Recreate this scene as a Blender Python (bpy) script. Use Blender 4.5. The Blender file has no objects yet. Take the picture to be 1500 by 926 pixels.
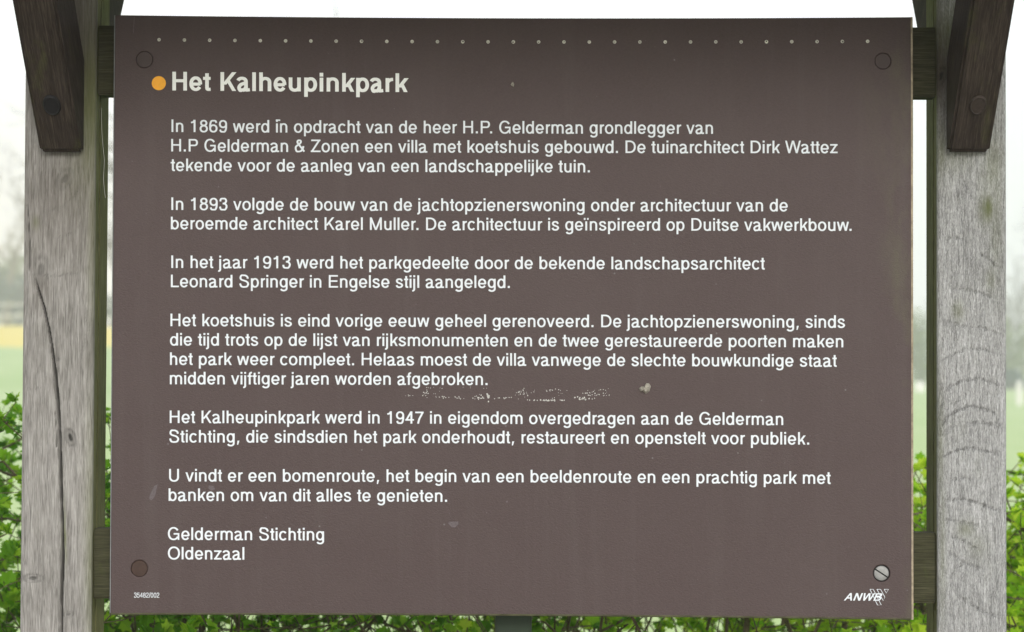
import bpy, bmesh, math, random
import numpy as np
from mathutils import Vector, Matrix
random.seed(7); rng = np.random.default_rng(7)
SC = bpy.context.scene; COL = SC.collection
# ---------------------------------------------------------------- camera
FPX = 3509.0; CX, CY = 750.0, 463.0          # focal length in photo pixels, centre of the photo
PZ = 1.45                                    # height of the panel's centre above the ground
CAM = Vector((0.04320649, -3.02646971, PZ - 0.08177922))
PITCH, YAW, ROLL = 0.0267069, 0.01402904, -0.00430683
MR = (Matrix.Rotation(YAW, 3, 'Z') @ Matrix.Rotation(PITCH, 3, 'X') @ Matrix.Rotation(ROLL, 3, 'Y'))
cd = bpy.data.cameras.new('camera'); cam = bpy.data.objects.new('camera', cd); COL.objects.link(cam)
cd.sensor_width = 36; cd.lens = 36 * FPX / 1500; cd.clip_start = 0.05; cd.clip_end = 2000
cam.matrix_world = Matrix.Translation(CAM) @ (MR @ Matrix(((1, 0, 0), (0, 0, -1), (0, 1, 0)))).to_4x4()
cd.dof.use_dof = True; cd.dof.focus_distance = 3.03; cd.dof.aperture_fstop = 8.0
SC.camera = cam
# ---------------------------------------------------------------- world, sun, exposure
wd = bpy.data.worlds.new('World'); SC.world = wd; wd.use_nodes = True
nt = wd.node_tree; bg = nt.nodes['Background']
sky = nt.nodes.new('ShaderNodeTexSky'); sky.sky_type = 'NISHITA'; sky.sun_disc = False
SUN_EL, SUN_AZ = math.radians(22), math.radians(171)     # hazy sun in front of the board, a little to the right
sky.sun_elevation = SUN_EL; sky.sun_rotation = SUN_AZ; sky.air_density = 1.0; sky.dust_density = 4.0
mx = nt.nodes.new('ShaderNodeMix'); mx.data_type = 'RGBA'; mx.inputs[0].default_value = 0.8
mx.inputs[7].default_value = (10.2, 10.25, 10.7, 1)       # even high cloud
nt.links.new(sky.outputs[0], mx.inputs[6]); nt.links.new(mx.outputs[2], bg.inputs[0]); bg.inputs[1].default_value = 0.14
sl = bpy.data.lights.new('sun', 'SUN'); sl.energy = 1.8; sl.angle = math.radians(20); sl.color = (1, .98, .955)
sun = bpy.data.objects.new('sun', sl); COL.objects.link(sun)
sd = Vector((math.sin(SUN_AZ) * math.cos(SUN_EL), math.cos(SUN_AZ) * math.cos(SUN_EL), math.sin(SUN_EL)))
sun.rotation_euler = sd.to_track_quat('Z', 'Y').to_euler(); sun.location = (3, -6, 6)
SC.view_settings.view_transform = 'Standard'; SC.view_settings.look = 'None'; SC.view_settings.exposure = 0.0; SC.view_settings.gamma = 1
cy = SC.cycles; cy.use_denoising = True; cy.max_bounces = 8; cy.diffuse_bounces = 4; cy.transmission_bounces = 4; cy.volume_bounces = 1; cy.transparent_max_bounces = 8
try: cy.denoiser = 'OPENIMAGEDENOISE'; cy.denoising_input_passes = 'RGB_ALBEDO_NORMAL'
except Exception: pass
# ---------------------------------------------------------------- helpers
def U(px, py, y=0.0):
    """the point of the vertical plane Y = y that the photograph shows at (px, py)"""
    d = MR @ Vector(((px - CX) / FPX, 1.0, -(py - CY) / FPX)); return CAM + d * ((y - CAM.y) / d.y)
def mesh(name, verts, faces, mats=(), parent=None, smooth=False, fmat=None):
    me = bpy.data.meshes.new(name); me.from_pydata([tuple(v) for v in verts], [], faces)
    for m in (mats if isinstance(mats, (list, tuple)) else [mats]): me.materials.append(m)
    if fmat: me.polygons.foreach_set('material_index', fmat)
    if smooth: me.polygons.foreach_set('use_smooth', [True] * len(me.polygons))
    me.update(); o = bpy.data.objects.new(name, me); COL.objects.link(o)
    if parent: o.parent = parent; o.matrix_parent_inverse = parent.matrix_world.inverted()
    return o
def empty(name, loc):
    o = bpy.data.objects.new(name, None); COL.objects.link(o); o.location = loc; o.empty_display_size = .1
    o.matrix_world = Matrix.Translation(loc); return o
def tag(o, label=None, cat=None, group=None, kind=None):
    for k, v in (('label', label), ('category', cat), ('group', group), ('kind', kind)):
        if v: o[k] = v
    return o
def bm_obj(name, bm, mats, parent=None, smooth=False):
    me = bpy.data.meshes.new(name); bm.to_mesh(me); bm.free()
    for m in (mats if isinstance(mats, (list, tuple)) else [mats]): me.materials.append(m)
    if smooth: me.polygons.foreach_set('use_smooth', [True] * len(me.polygons))
    o = bpy.data.objects.new(name, me); COL.objects.link(o)
    if parent: o.parent = parent; o.matrix_parent_inverse = parent.matrix_world.inverted()
    return o
def box(name, lo, hi, mats, parent=None, bevel=.003, jit=0):
    bm = bmesh.new(); bmesh.ops.create_cube(bm, size=1)
    for v in bm.verts:
        v.co = Vector([lo[i] + (v.co[i] + .5) * (hi[i] - lo[i]) + random.uniform(-jit, jit) for i in range(3)])
    if bevel: bmesh.ops.bevel(bm, geom=bm.edges[:], offset=bevel, segments=2, affect='EDGES')
    return bm_obj(name, bm, mats, parent)
def prism(name, prof, x0, x1, mats, parent=None, bevel=.003, dx0=None, dx1=None):
    """profile in (y, z), extruded along x"""
    n = len(prof); a = dx0 or [0] * n; b = dx1 or [0] * n
    bm = bmesh.new()
    A = [bm.verts.new((x0 + a[i], p[0], p[1])) for i, p in enumerate(prof)]; B = [bm.verts.new((x1 + b[i], p[0], p[1])) for i, p in enumerate(prof)]
    bm.faces.new(A); bm.faces.new(B[::-1])
    for i in range(n): bm.faces.new((A[i], B[i], B[(i + 1) % n], A[(i + 1) % n]))
    bmesh.ops.recalc_face_normals(bm, faces=bm.faces)
    if bevel: bmesh.ops.bevel(bm, geom=bm.edges[:], offset=bevel, segments=2, affect='EDGES')
    return bm_obj(name, bm, mats, parent)
def disc_verts(c, r, n, y): return [Vector((c.x + r * math.cos(2 * math.pi * i / n), y, c.z + r * math.sin(2 * math.pi * i / n))) for i in range(n)]
# ---------------------------------------------------------------- materials
class NT:
    def __init__(s, name):
        s.m = bpy.data.materials.new(name); s.m.use_nodes = True; s.t = s.m.node_tree; s.b = s.t.nodes['Principled BSDF']
        s.tc = s.t.nodes.new('ShaderNodeTexCoord')
    def n(s, k, **kw):
        o = s.t.nodes.new(k)
        for a, v in kw.items(): setattr(o, a, v)
        return o
    def l(s, a, b): s.t.links.new(a, b)
    def mapping(s, sc, rot=(0, 0, 0), loc=(0, 0, 0)):
        o = s.n('ShaderNodeMapping'); o.inputs['Scale'].default_value = sc; o.inputs['Rotation'].default_value = rot; o.inputs['Location'].default_value = loc
        s.l(s.pre.outputs[0] if hasattr(s, 'pre') else s.tc.outputs['Object'], o.inputs[0]); return o.outputs[0]
    def noise(s, vec, scale=1, detail=4, rough=.6, dist=0):
        o = s.n('ShaderNodeTexNoise'); o.inputs['Scale'].default_value = scale; o.inputs['Detail'].default_value = detail
        o.inputs['Roughness'].default_value = rough; o.inputs['Distortion'].default_value = dist; s.l(vec, o.inputs['Vector']); return o.outputs['Fac']
    def ramp(s, fac, stops):
        o = s.n('ShaderNodeValToRGB'); e = o.color_ramp.elements
        while len(e) < len(stops): e.new(.5)
        for i, (p, c) in enumerate(stops): e[i].position = p; e[i].color = (*c, 1) if len(c) == 3 else c
        s.l(fac, o.inputs[0]); return o.outputs[0]
    def mix(s, fac, a, b, mode='MIX'):
        o = s.n('ShaderNodeMix', data_type='RGBA', blend_type=mode)
        for v, i in ((fac, 0), (a, 6), (b, 7)):
            if isinstance(v, bpy.types.NodeSocket): s.l(v, o.inputs[i])
            elif i == 0: o.inputs[0].default_value = v
            else: o.inputs[i].default_value = (*v, 1)
        return o.outputs[2]
    def math(s, op, a, b=0.0, clamp=False):
        o = s.n('ShaderNodeMath', operation=op, use_clamp=clamp)
        for v, i in ((a, 0), (b, 1)):
            if isinstance(v, bpy.types.NodeSocket): s.l(v, o.inputs[i])
            else: o.inputs[i].default_value = v
        return o.outputs[0]
    def attr(s, name, ch=None):
        o = s.n('ShaderNodeAttribute', attribute_name=name)
        if ch is None: return o.outputs['Color']
        q = s.n('ShaderNodeSeparateColor'); s.l(o.outputs['Color'], q.inputs[0]); return q.outputs[ch]
    def bump(s, h, strength, dist):
        o = s.n('ShaderNodeBump'); o.inputs['Strength'].default_value = strength; o.inputs['Distance'].default_value = dist; s.l(h, o.inputs['Height'])
        if s.b.inputs['Normal'].links: s.l(s.b.inputs['Normal'].links[0].from_socket, o.inputs['Normal'])
        s.l(o.outputs[0], s.b.inputs['Normal'])
    def fin(s, col=None, rough=.8, spec=.3, metal=0):
        if col is not None:
            if isinstance(col, bpy.types.NodeSocket): s.l(col, s.b.inputs['Base Color'])
            else: s.b.inputs['Base Color'].default_value = (*col, 1)
        s.b.inputs['Roughness'].default_value = rough; s.b.inputs['Specular IOR Level'].default_value = spec; s.b.inputs['Metallic'].default_value = metal
        return s.m
def wood(name, dark, mid, light, moss=(.11, .13, .03), grain=1.0, axis='z', bump=.5, masks=False, mossy=.25, seed=0.0, fuzz=0.0):
    t = NT(name)
    if axis == 's':     # grain running along a member that rises at 45 degrees
        t.pre = t.n('ShaderNodeMapping'); t.pre.inputs['Rotation'].default_value = (math.radians(-45), 0, 0); t.l(t.tc.outputs['Object'], t.pre.inputs[0])
    S = {'z': (1, 1, .06), 'x': (.045, 1, 1), 's': (1, 1, .05)}[axis]
    f = 680 * grain
    v = t.mapping(tuple(f * a for a in S), loc=(seed, seed, seed)); fine = t.noise(v, 1, 4, .65, .6)
    v2 = t.mapping(tuple(170 * a for a in S), loc=(seed * 2, seed, 0)); med = t.noise(v2, 1, 5, .6, 1.2)
    v3 = t.mapping((9, 9, 6), loc=(seed, 0, seed)); big = t.noise(v3, 1, 5, .6)
    a = t.math('ADD', t.math('MULTIPLY', fine, .52), t.math('ADD', t.math('MULTIPLY', med, .28), t.math('MULTIPLY', big, .22)))
    if fuzz:
        fz = t.noise(t.mapping((820, 820, 150), rot=(0, .2, 0)), 1, 3, .75, 1.2)
        a = t.math('ADD', t.math('MULTIPLY', a, .52), t.math('MULTIPLY', fz, .48))
    col = t.ramp(a, [(.39, dark), (.5, mid), (.62, light)])
    mo = t.ramp(t.noise(t.mapping((24, 24, 9), loc=(seed, 3, 1)), 1, 6, .7), [(.56, (0, 0, 0)), (.72, (1, 1, 1))])
    col = t.mix(t.math('MULTIPLY', mo, mossy), col, moss)
    if masks:
        br = t.math('ADD', fine, .15, True)
        col = t.mix(t.math('MULTIPLY', t.attr('mask', 1), t.math('ADD', med, .35, True)), col, moss)
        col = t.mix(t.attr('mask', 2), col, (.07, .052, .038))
        col = t.mix(t.attr('mask', 0), col, (.032, .032, .028))
    t.bump(fine, bump, .0011)
    t.bump(med, bump * .7, .0022)
    if fuzz:
        t.bump(fz, fuzz, .0016)
    return t.fin(col, .9, .15)
M = {}
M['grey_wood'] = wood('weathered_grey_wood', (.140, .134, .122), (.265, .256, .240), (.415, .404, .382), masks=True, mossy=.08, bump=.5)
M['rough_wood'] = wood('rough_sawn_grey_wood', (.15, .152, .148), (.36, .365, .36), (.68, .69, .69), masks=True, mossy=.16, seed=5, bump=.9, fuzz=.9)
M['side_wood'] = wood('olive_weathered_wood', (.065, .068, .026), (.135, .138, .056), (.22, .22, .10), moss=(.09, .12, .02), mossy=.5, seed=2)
M['rail_wood'] = wood('dark_rail_wood', (.034, .034, .018), (.056, .056, .030), (.095, .093, .055), axis='x', moss=(.08, .11, .02), mossy=.6, seed=8, bump=.3)
M['brace_wood'] = wood('dark_brown_wood', (.023, .018, .0145), (.043, .034, .027), (.082, .066, .053), axis='s', moss=(.10, .115, .03), mossy=.35, seed=4)
M['roof_wood'] = wood('roof_board_wood', (.04, .03, .02), (.09, .07, .05), (.15, .12, .09), axis='x', mossy=.2, seed=9)
def simple(name, col, rough=.6, spec=.4, metal=0, var=.15, scale=60, bump=0):
    t = NT(name); n = t.noise(t.mapping((scale,) * 3), 1, 4, .6)
    c = t.ramp(n, [(.3, tuple(x * (1 - var) for x in col)), (.7, tuple(min(1, x * (1 + var)) for x in col))])
    if bump: t.bump(n, bump, .0006)
    return t.fin(c, rough, spec, metal)
# the panel: brown laminate with a fine hammered grain, faint smears and specks
t = NT('brown_panel_laminate')
g1 = t.noise(t.mapping((330, 1, 520), rot=(0, .5, 0)), 1, 3, .6, .8); g2 = t.noise(t.mapping((6, 6, 6)), 1, 4, .6)
pc = t.mix(t.ramp(g1, [(.35, (0, 0, 0)), (.65, (1, 1, 1))]), (.0455, .0250, .0235), (.0585, .0345, .0325))
pc = t.mix(t.math('MULTIPLY', t.ramp(g2, [(.45, (0, 0, 0)), (.7, (1, 1, 1))]), .35), pc, (.068, .045, .042))
stk = t.noise(t.mapping((34, 1, 2.2), loc=(3, 0, 1)), 1, 5, .65)
pc = t.mix(t.math('MULTIPLY', t.ramp(stk, [(.52, (0, 0, 0)), (.72, (1, 1, 1))]), .22), pc, (.085, .068, .062))
sp = t.n('ShaderNodeTexVoronoi'); sp.inputs['Scale'].default_value = 38; t.l(t.mapping((1, 1, 1)), sp.inputs['Vector'])
spk = t.ramp(sp.outputs['Distance'], [(.03, (1, 1, 1)), (.055, (0, 0, 0))])
keep = t.n('ShaderNodeSeparateColor'); t.l(sp.outputs['Color'], keep.inputs[0])
pc = t.mix(t.math('MULTIPLY', t.math('MULTIPLY', spk, .45), t.math('GREATER_THAN', keep.outputs[0], .72)), pc, (.22, .22, .22))
sx = t.n('ShaderNodeSeparateXYZ'); t.l(t.tc.outputs['Object'], sx.inputs[0])
alg = t.math('MULTIPLY', t.math('MULTIPLY', t.math('SUBTRACT', sx.outputs[0], .43), 14, True), t.ramp(t.noise(t.mapping((14, 14, 5)), 1, 5, .7), [(.5, (0, 0, 0)), (.68, (1, 1, 1))]))
pc = t.mix(t.math('MULTIPLY', alg, .35, True), pc, (.11, .12, .045))
t.bump(g1, .75, .0007)
M['panel'] = t.fin(pc, .62, .62)
M['panel_edge'] = simple('panel_edge_laminate', (.12, .10, .075), .6, .3, var=.3)
M['edge_cream'] = simple('worn_lit_cream_edge', (.33, .28, .20), .7, .2, var=.35, scale=120)
M['edge_olive'] = simple('shaded_olive_edge', (.075, .075, .04), .8, .2, var=.35, scale=60)  # dark as a downward face, shade put into the colour
M['edge_grey'] = simple('pale_grey_edge', (.20, .21, .21), .7, .2, var=.2, scale=60)
M['ink'] = simple('white_print', (.72, .77, .81), .5, .3, var=.03)
M['title_ink'] = simple('title_print', (.90, .93, .91), .5, .3, var=.03)  # lighter than the body ink to make up for shade on the heading
M['orange'] = simple('orange_print', (.95, .42, .004), .45, .4, var=.05, scale=200)
M['plug'] = simple('brown_cap_plastic', (.043, .025, .023), .62, .58, var=.1)
M['plug_low'] = simple('worn_brown_cap_plastic', (.050, .028, .020), .6, .3, var=.2, scale=150)
M['steel'] = simple('dull_screw_steel', (.27, .275, .27), .5, .4, .35, var=.15, scale=120)
M['black'] = simple('black_bolt', (.012, .012, .013), .6, .3, scale=100)
M['bolt_brown'] = simple('rusty_bolt', (.045, .034, .028), .6, .3, var=.3, scale=200)
M['pin'] = simple('pale_pin_filler', (.62, .62, .55), .7, .2, var=.3, scale=90)
M['pin_dark'] = simple('dark_pin_hole', (.03, .03, .025), .8, .1)
M['speck'] = simple('pale_residue', (.60, .60, .57), .8, .2, var=.1)
M['smear'] = simple('dusty_smear', (.13, .11, .115), .8, .2, var=.2, scale=400)
M['mud'] = simple('dried_grey_mud', (.36, .34, .29), .95, .1, var=.4, scale=500, bump=.8)
M['green_post'] = simple('dark_green_paint', (.022, .048, .024), .45, .4, var=.2, scale=30)
# ---------------------------------------------------------------- lettering (own stroke-built grotesque)
def arc(cx, cy, rx, ry, a0, a1, n=None, e=2.12):
    n = n or max(4, int(abs(a1 - a0) / 15))
    out = []
    for i in range(n + 1):
        a = math.radians(a0 + (a1 - a0) * i / n)
        c, s = math.cos(a), math.sin(a)
        out.append((cx + rx * math.copysign(abs(c) ** (2 / e), c), cy + ry * math.copysign(abs(s) ** (2 / e), s)))
    return out
def spl(pts, n=5):
    P = [pts[0]] + list(pts) + [pts[-1]]; out = []
    for i in range(1, len(P) - 2):
        a, b, c, d = P[i - 1:i + 3]
        for k in range(n):
            t = k / n
            out.append(tuple(.5 * (2 * b[j] + (c[j] - a[j]) * t + (2 * a[j] - 5 * b[j] + 4 * c[j] - d[j]) * t * t + (3 * b[j] - a[j] - 3 * c[j] + d[j]) * t ** 3) for j in (0, 1)))
    out.append(tuple(pts[-1])); return out
NB = {'a': (36, 530, 556), 'b': (58, 517, 556), 'c': (30, 477, 500), 'd': (35, 499, 556), 'e': (40, 516, 556), 'f': (14, 262, 278),
      'g': (40, 499, 556), 'h': (76, 491, 556), 'i': (67, 155, 222), 'j': (-16, 155, 222), 'k': (67, 501, 500), 'l': (67, 155, 222),
      'm': (65, 769, 833), 'n': (65, 491, 556), 'o': (35, 521, 556), 'p': (58, 517, 556), 'r': (77, 332, 333), 's': (32, 464, 500),
      't': (14, 257, 278), 'u': (68, 489, 556), 'v': (8, 492, 500), 'w': (14, 709, 722), 'z': (31, 469, 500), '\u00ef': (13, 266, 278),
      'A': (14, 654, 667), 'B': (74, 627, 667), 'D': (81, 674, 722), 'E': (86, 616, 667), 'G': (48, 704, 778), 'H': (77, 646, 722),
      'I': (91, 188, 278), 'K': (76, 663, 667), 'L': (76, 537, 556), 'M': (73, 761, 833), 'N': (76, 646, 722), 'O': (39, 739, 778),
      'P': (86, 622, 667), 'S': (49, 620, 667), 'U': (79, 644, 722), 'W': (16, 928, 944), 'Z': (23, 588, 611),
      '0': (37, 519, 556), '1': (101, 359, 556), '2': (26, 507, 556), '3': (34, 522, 556), '4': (25, 523, 556), '5': (32, 514, 556),
      '6': (38, 518, 556), '7': (37, 523, 556), '8': (38, 517, 556), '9': (42, 514, 556), '&': (44, 645, 667),
      '.': (87, 191, 278), ',': (80, 191, 278), '/': (-17, 295, 278), ' ': (0, 0, 278)}
BB = {'H': (71, 651, 722), 'e': (23, 528, 556), 't': (10, 309, 333), 'K': (87, 722, 722), 'a': (29, 527, 556), 'l': (69, 209, 278),
      'h': (65, 546, 611), 'u': (66, 545, 611), 'p': (66, 578, 611), 'i': (69, 209, 278), 'n': (65, 546, 611), 'k': (69, 562, 556), 'r': (64, 373, 389),
      'A': (20, 702, 722), 'N': (69, 654, 722), 'W': (5, 938, 944), 'B': (76, 669, 722), ' ': (0, 0, 278)}
def glyph(ch, w, bold=False):
    """strokes of one letter in 1/1000 em: ('p', centre line), ('d', p, q) flat-ended slanted bar, ('q', polygon)"""
    L, R, adv = (BB if bold else NB)[ch]
    h = w / 2; th = h * .82; x = 532 if bold else 523; o = 14; C = 718; S = []
    def bar(x0, y0, x1, y1): S.append(('q', [(x0, y0), (x1, y0), (x1, y1), (x0, y1)]))
    def vs(x0, y0=0, y1=C): bar(x0, y0, x0 + w, y1)
    def hb(y, x0, x1): bar(x0, y - th, x1, y + th)
    P = lambda pts: S.append(('p', pts)); D = lambda p, q: S.append(('d', p, q))
    def ring(l, r, b, t): P(arc((l + r) / 2, (b + t) / 2, (r - l) / 2 - h, (t - b) / 2 - th, 0, 360, 28))
    def arch(l, r, base=0, k=.64):
        cx = (l + r) / 2; P([(l + h, x * .5)] + arc(cx, x * k, (r - l) / 2 - h, x + o - th - x * k, 180, 0, 12) + [(r - h, base)])
    if ch == ' ': pass
    elif ch == 'o': ring(L, R, -o, x + o)
    elif ch in 'bp':
        ring(L + 8, R, -o, x + o); vs(L, 0, C) if ch == 'b' else vs(L, -207, x)
    elif ch in 'dg':
        ring(L, R - 8, -o if ch == 'd' else 0, x + o)
        if ch == 'd': vs(R - w, 0, C)
        else: P([(R - h, x), (R - h, -30)] + arc((L + R) / 2 + 5, -40, (R - L) / 2 - h - 5, 180 - th, 0, -160, 12))
    elif ch == 'n': vs(L, 0, x); arch(L, R)
    elif ch == 'h': vs(L, 0, C); arch(L, R)
    elif ch == 'm':
        m = (L + R) / 2; vs(L, 0, x); arch(L, m + h); arch(m - h, R)
    elif ch == 'r':
        vs(L, 0, x); P([(L + h, x * .5)] + arc(R, x * .6, R - L - h, x + 10 - th - x * .6, 180, 92, 8))
    elif ch == 'u':
        vs(R - w, 0, x); cx = (L + R) / 2
        P([(L + h, x)] + arc(cx, x * .36, (R - L) / 2 - h, x * .36 + o - th, 180, 360, 12) + [(R - h, x * .5)])
    elif ch == 'a':
        s = R - (88 if not bold else 78) - h
        P(arc((L + 26 + s) / 2, x * .68, (s - L - 26) / 2 - 2, x + o - th - x * .68, 165, 0, 12) + [(s, 110)] + spl([(s, 110), (s + 12, 40), (R, th - 5)], 4))
        P(spl([(s, x * .59), (s - 110, x * .53), (L + h + 60, x * .44), (L + h, x * .25), (L + h + 50, 22), (L + h + 130, -o + th), (s - 70, 40), (s, x * .3)], 4))
    elif ch == 'c': P(arc((L + R) / 2 + 14, x / 2, (R - L) / 2 - h + 14, x / 2 + o - th, 38, 322, 22))
    elif ch == 'e':
        cx = (L + R) / 2; rx = (R - L) / 2 - h; P([(R - h, x * .45)] + arc(cx, x / 2, rx, x / 2 + o - th, 0, 328, 26)); hb(x * .47, L + h, R - h + 10)
    elif ch == 's':
        P(spl([(R - h - 8, x * .72), (R - h - 70, x + o - th - 20), ((L + R) / 2, x + o - th), (L + h + 65, x - th - 8), (L + h + 14, x * .75), (L + h + 70, x * .58),
               ((L + R) / 2 + 20, x * .49), (R - h - 40, x * .40), (R - h, x * .26), (R - h - 60, th + 10), ((L + R) / 2, -o + th), (L + h + 55, th + 10), (L + h - 4, x * .28)], 4))
    elif ch == 't':
        c = L + (R - L) * .52
        P([(c, 669), (c, 110)] + spl([(c, 110), (c + 14, th + 12), (c + 60, th - 6), (R, th)], 4)); hb(x - th, L, R)
    elif ch == 'f':
        c = L + (R - L) * .5
        P([(c, 0), (c, 580)] + arc(R + 10, 580, R + 10 - c, 148 - th, 180, 92, 8)); hb(x - th, L, R - 5)
    elif ch in 'i\u00ef':
        m = (L + R) / 2; bar(m - h, 0, m + h, x)
        if ch == 'i': bar(m - h, C - w * 1.0, m + h, C)
        else: bar(m - 105 - h * .6, C - w, m - 105 + h * 1.1, C); bar(m + 105 - h * 1.1, C - w, m + 105 + h * .6, C)
    elif ch == 'j': bar(R - w, C - w, R, C); P([(R - h, x), (R - h, -90)] + spl([(R - h, -90), (R - h - 16, -150 + th * .4), (L + 50, -210 + th), (L, -205 + th)], 4))
    elif ch == 'l': m = (L + R) / 2; bar(m - h, 0, m + h, C)
    elif ch == 'k': vs(L, 0, C); D((L + w, x * .33), (R - 60, x)); D((R - h * 1.25, 0), (L + w + 100, x * .58))
    elif ch == 'v': m = (L + R) / 2; D((m - 4, 0), (L + h * 1.07, x)); D((m + 4, 0), (R - h * 1.07, x))
    elif ch == 'w':
        m = (L + R) / 2; q = (R - L) * .258
        D((L + q, 0), (L + h, x)); D((L + q, 0), (m - 6, x)); D((R - q, 0), (m + 6, x)); D((R - q, 0), (R - h, x))
    elif ch == 'z': hb(x - th, L + 6, R - 6); hb(th, L, R); D((L + h * 1.3, th), (R - 10 - h * 1.3, x - th))
    elif ch == 'A': m = (L + R) / 2; D((L + h * 1.05, 0), (m - 4, C)); D((R - h * 1.05, 0), (m + 4, C)); hb(245, L + 110, R - 110)
    elif ch == 'H': vs(L); vs(R - w); hb(375, L + h, R - h)
    elif ch == 'I': m = (L + R) / 2; bar(m - h, 0, m + h, C)
    elif ch == 'N': vs(L); vs(R - w); D((R - h * 1.1, 0), (L + h * 1.1, C))
    elif ch == 'M': vs(L); vs(R - w); m = (L + R) / 2; D((m - 3, 0), (L + h, C)); D((m + 3, 0), (R - h, C))
    elif ch == 'L': vs(L); hb(th, L + h, R)
    elif ch == 'E': vs(L); hb(th, L + h, R); hb(C - th, L + h, R - 10); hb(375, L + h, R - 35)
    elif ch == 'K': vs(L); D((L + w, 240), (R - 90, C)); D((R - h * 1.3, 0), (L + w + 140, 430))
    elif ch == 'D': vs(L); P([(L + h, C - th), (L + 220, C - th)] + arc(L + 240, C / 2, R - h - L - 240, C / 2 - th, 88, -88, 14) + [(L + 220, th), (L + h, th)])
    elif ch == 'P': vs(L); P([(L + h, C - th), (R - 210, C - th)] + arc(R - 200, 512, 200 - h, 206 - th, 88, -88, 10) + [(R - 210, 306 + th), (L + h, 306 + th)])
    elif ch == 'B':
        vs(L); P([(L + h, C - th), (R - 240, C - th)] + arc(R - 230, 545, 195 - h, 173 - th, 88, -88, 10) + [(L + h, 372 + th)])
        P([(L + h, 372 + th * .2), (R - 220, 372 + th * .2)] + arc(R - 215, 195, 215 - h, 195 - th, 88, -88, 10) + [(L + h, th)])
    elif ch == 'O': P(arc((L + R) / 2, C / 2, (R - L) / 2 - h, C / 2 + 19 - th, 0, 360, 32))
    elif ch == 'G':
        P(arc((L + R) / 2, C / 2, (R - L) / 2 - h, C / 2 + 19 - th, 32, 330, 26)); hb(345, 380, R); bar(R - w * .85, 0, R, 345)
    elif ch == 'U': P([(L + h, C)] + arc((L + R) / 2, 240, (R - L) / 2 - h, 259 - th, 180, 360, 14) + [(R - h, C)])
    elif ch == 'W':
        m = (L + R) / 2; q = (R - L) * .262
        D((L + q, 0), (L + h, C)); D((L + q, 0), (m - 8, C)); D((R - q, 0), (m + 8, C)); D((R - q, 0), (R - h, C))
    elif ch == 'Z': hb(C - th, L + 25, R - 8); hb(th, L, R); D((L + h * 1.3, th), (R - 8 - h * 1.3, C - th))
    elif ch == 'S':
        m = (L + R) / 2
        P(spl([(R - h - 20, 500), (R - h - 50, 610), (m + 70, 727 - th), (m - 30, 737 - th), (L + h + 80, 685), (L + h + 22, 560), (L + h + 70, 450), (m - 10, 392),
               (R - h - 90, 335), (R - h, 210), (R - h - 60, 60), (m + 50, -15 + th), (m - 50, -18 + th), (L + h + 65, 70), (L + h, 225)], 4))
    elif ch in '068':
        if ch == '0': P(arc(278, 342, 241 - h, 361 - th, 0, 360, 28))
        if ch == '8': ring(L, R, -19, 395 + th * .4); ring(L + 30, R - 30, 340, 703)
        if ch == '6':
            ring(L, R, -19, 450); P(spl([(R - h - 15, 535), (R - h - 60, 640), (300, 703 - th), (170, 640), (L + h + 15, 500), (L + h, 330), (L + h + 3, 220)], 4))
    elif ch == '9':
        ring(L, R, 238, 703); P(spl([(L + h + 15, 150), (L + h + 60, 45), (255, -19 + th), (380, 40), (R - h - 15, 185), (R - h, 340), (R - h - 3, 465)], 4))
    elif ch == '1': bar(R - w, 0, R, 703); P(spl([(L, 500 + th), (R - w - 60, 520 + th), (R - w - 5, 590), (R - h, 690)], 4))
    elif ch == '3':
        P(spl([(L + h + 15, 500), (L + h + 60, 640), (270, 703 - th), (R - h - 90, 650), (R - h - 25, 530), (R - h - 90, 410), (245, 378)], 4))
        P(spl([(245, 378), (R - h - 70, 345), (R - h, 210), (R - h - 70, 45), (275, -19 + th), (L + h + 50, 50), (L + h, 200)], 4))
    elif ch == '2': P(spl([(L + h + 10, 470), (L + h + 50, 630), (275, 703 - th), (R - h - 60, 640), (R - h, 500), (R - h - 80, 340), (200, 215), (L + h + 25, th + 60), (L + h + 10, th)], 4)); hb(th, L, R)
    elif ch == '4': vs(R - 95 - w, 0, 703); hb(170 + th, L, R); D((L + h, 200), (R - 95 - h, 700))
    elif ch == '5': hb(690 - th, L + 70, R - 30); P([(L + 85, 680), (L + 55, 350)]); P(spl([(L + 55, 350), (150, 420), (280, 460 - th), (R - h - 60, 400), (R - h, 230), (R - h - 70, 50), (260, -19 + th), (L + h + 50, 50), (L + h, 180)], 4))
    elif ch == '7': hb(688 - th, L, R); P(spl([(R - h, 640), (380, 470), (270, 260), (200, 0)], 4))
    elif ch == '&':
        P(spl([(R - h, 0 + th * .5), (470, 190), (300, 400), (205, 540), (215, 640), (300, 718 - th), (385, 640), (390, 555), (300, 450), (130, 330), (L + h, 200), (L + h + 50, 50),
               (250, -15 + th), (400, 60), (500, 190), (545, 340)], 4))
    elif ch == '.': m = (L + R) / 2; q = h * 1.1; bar(m - q, 0, m + q, 2 * q)
    elif ch == ',': S.append(('q', [(L, -125), (L + 62, -125), (R + 22, 108), (R - 92, 108)]))
    elif ch == '/': D((L + h, -19), (R - h, 737))
    return adv, S
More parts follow.
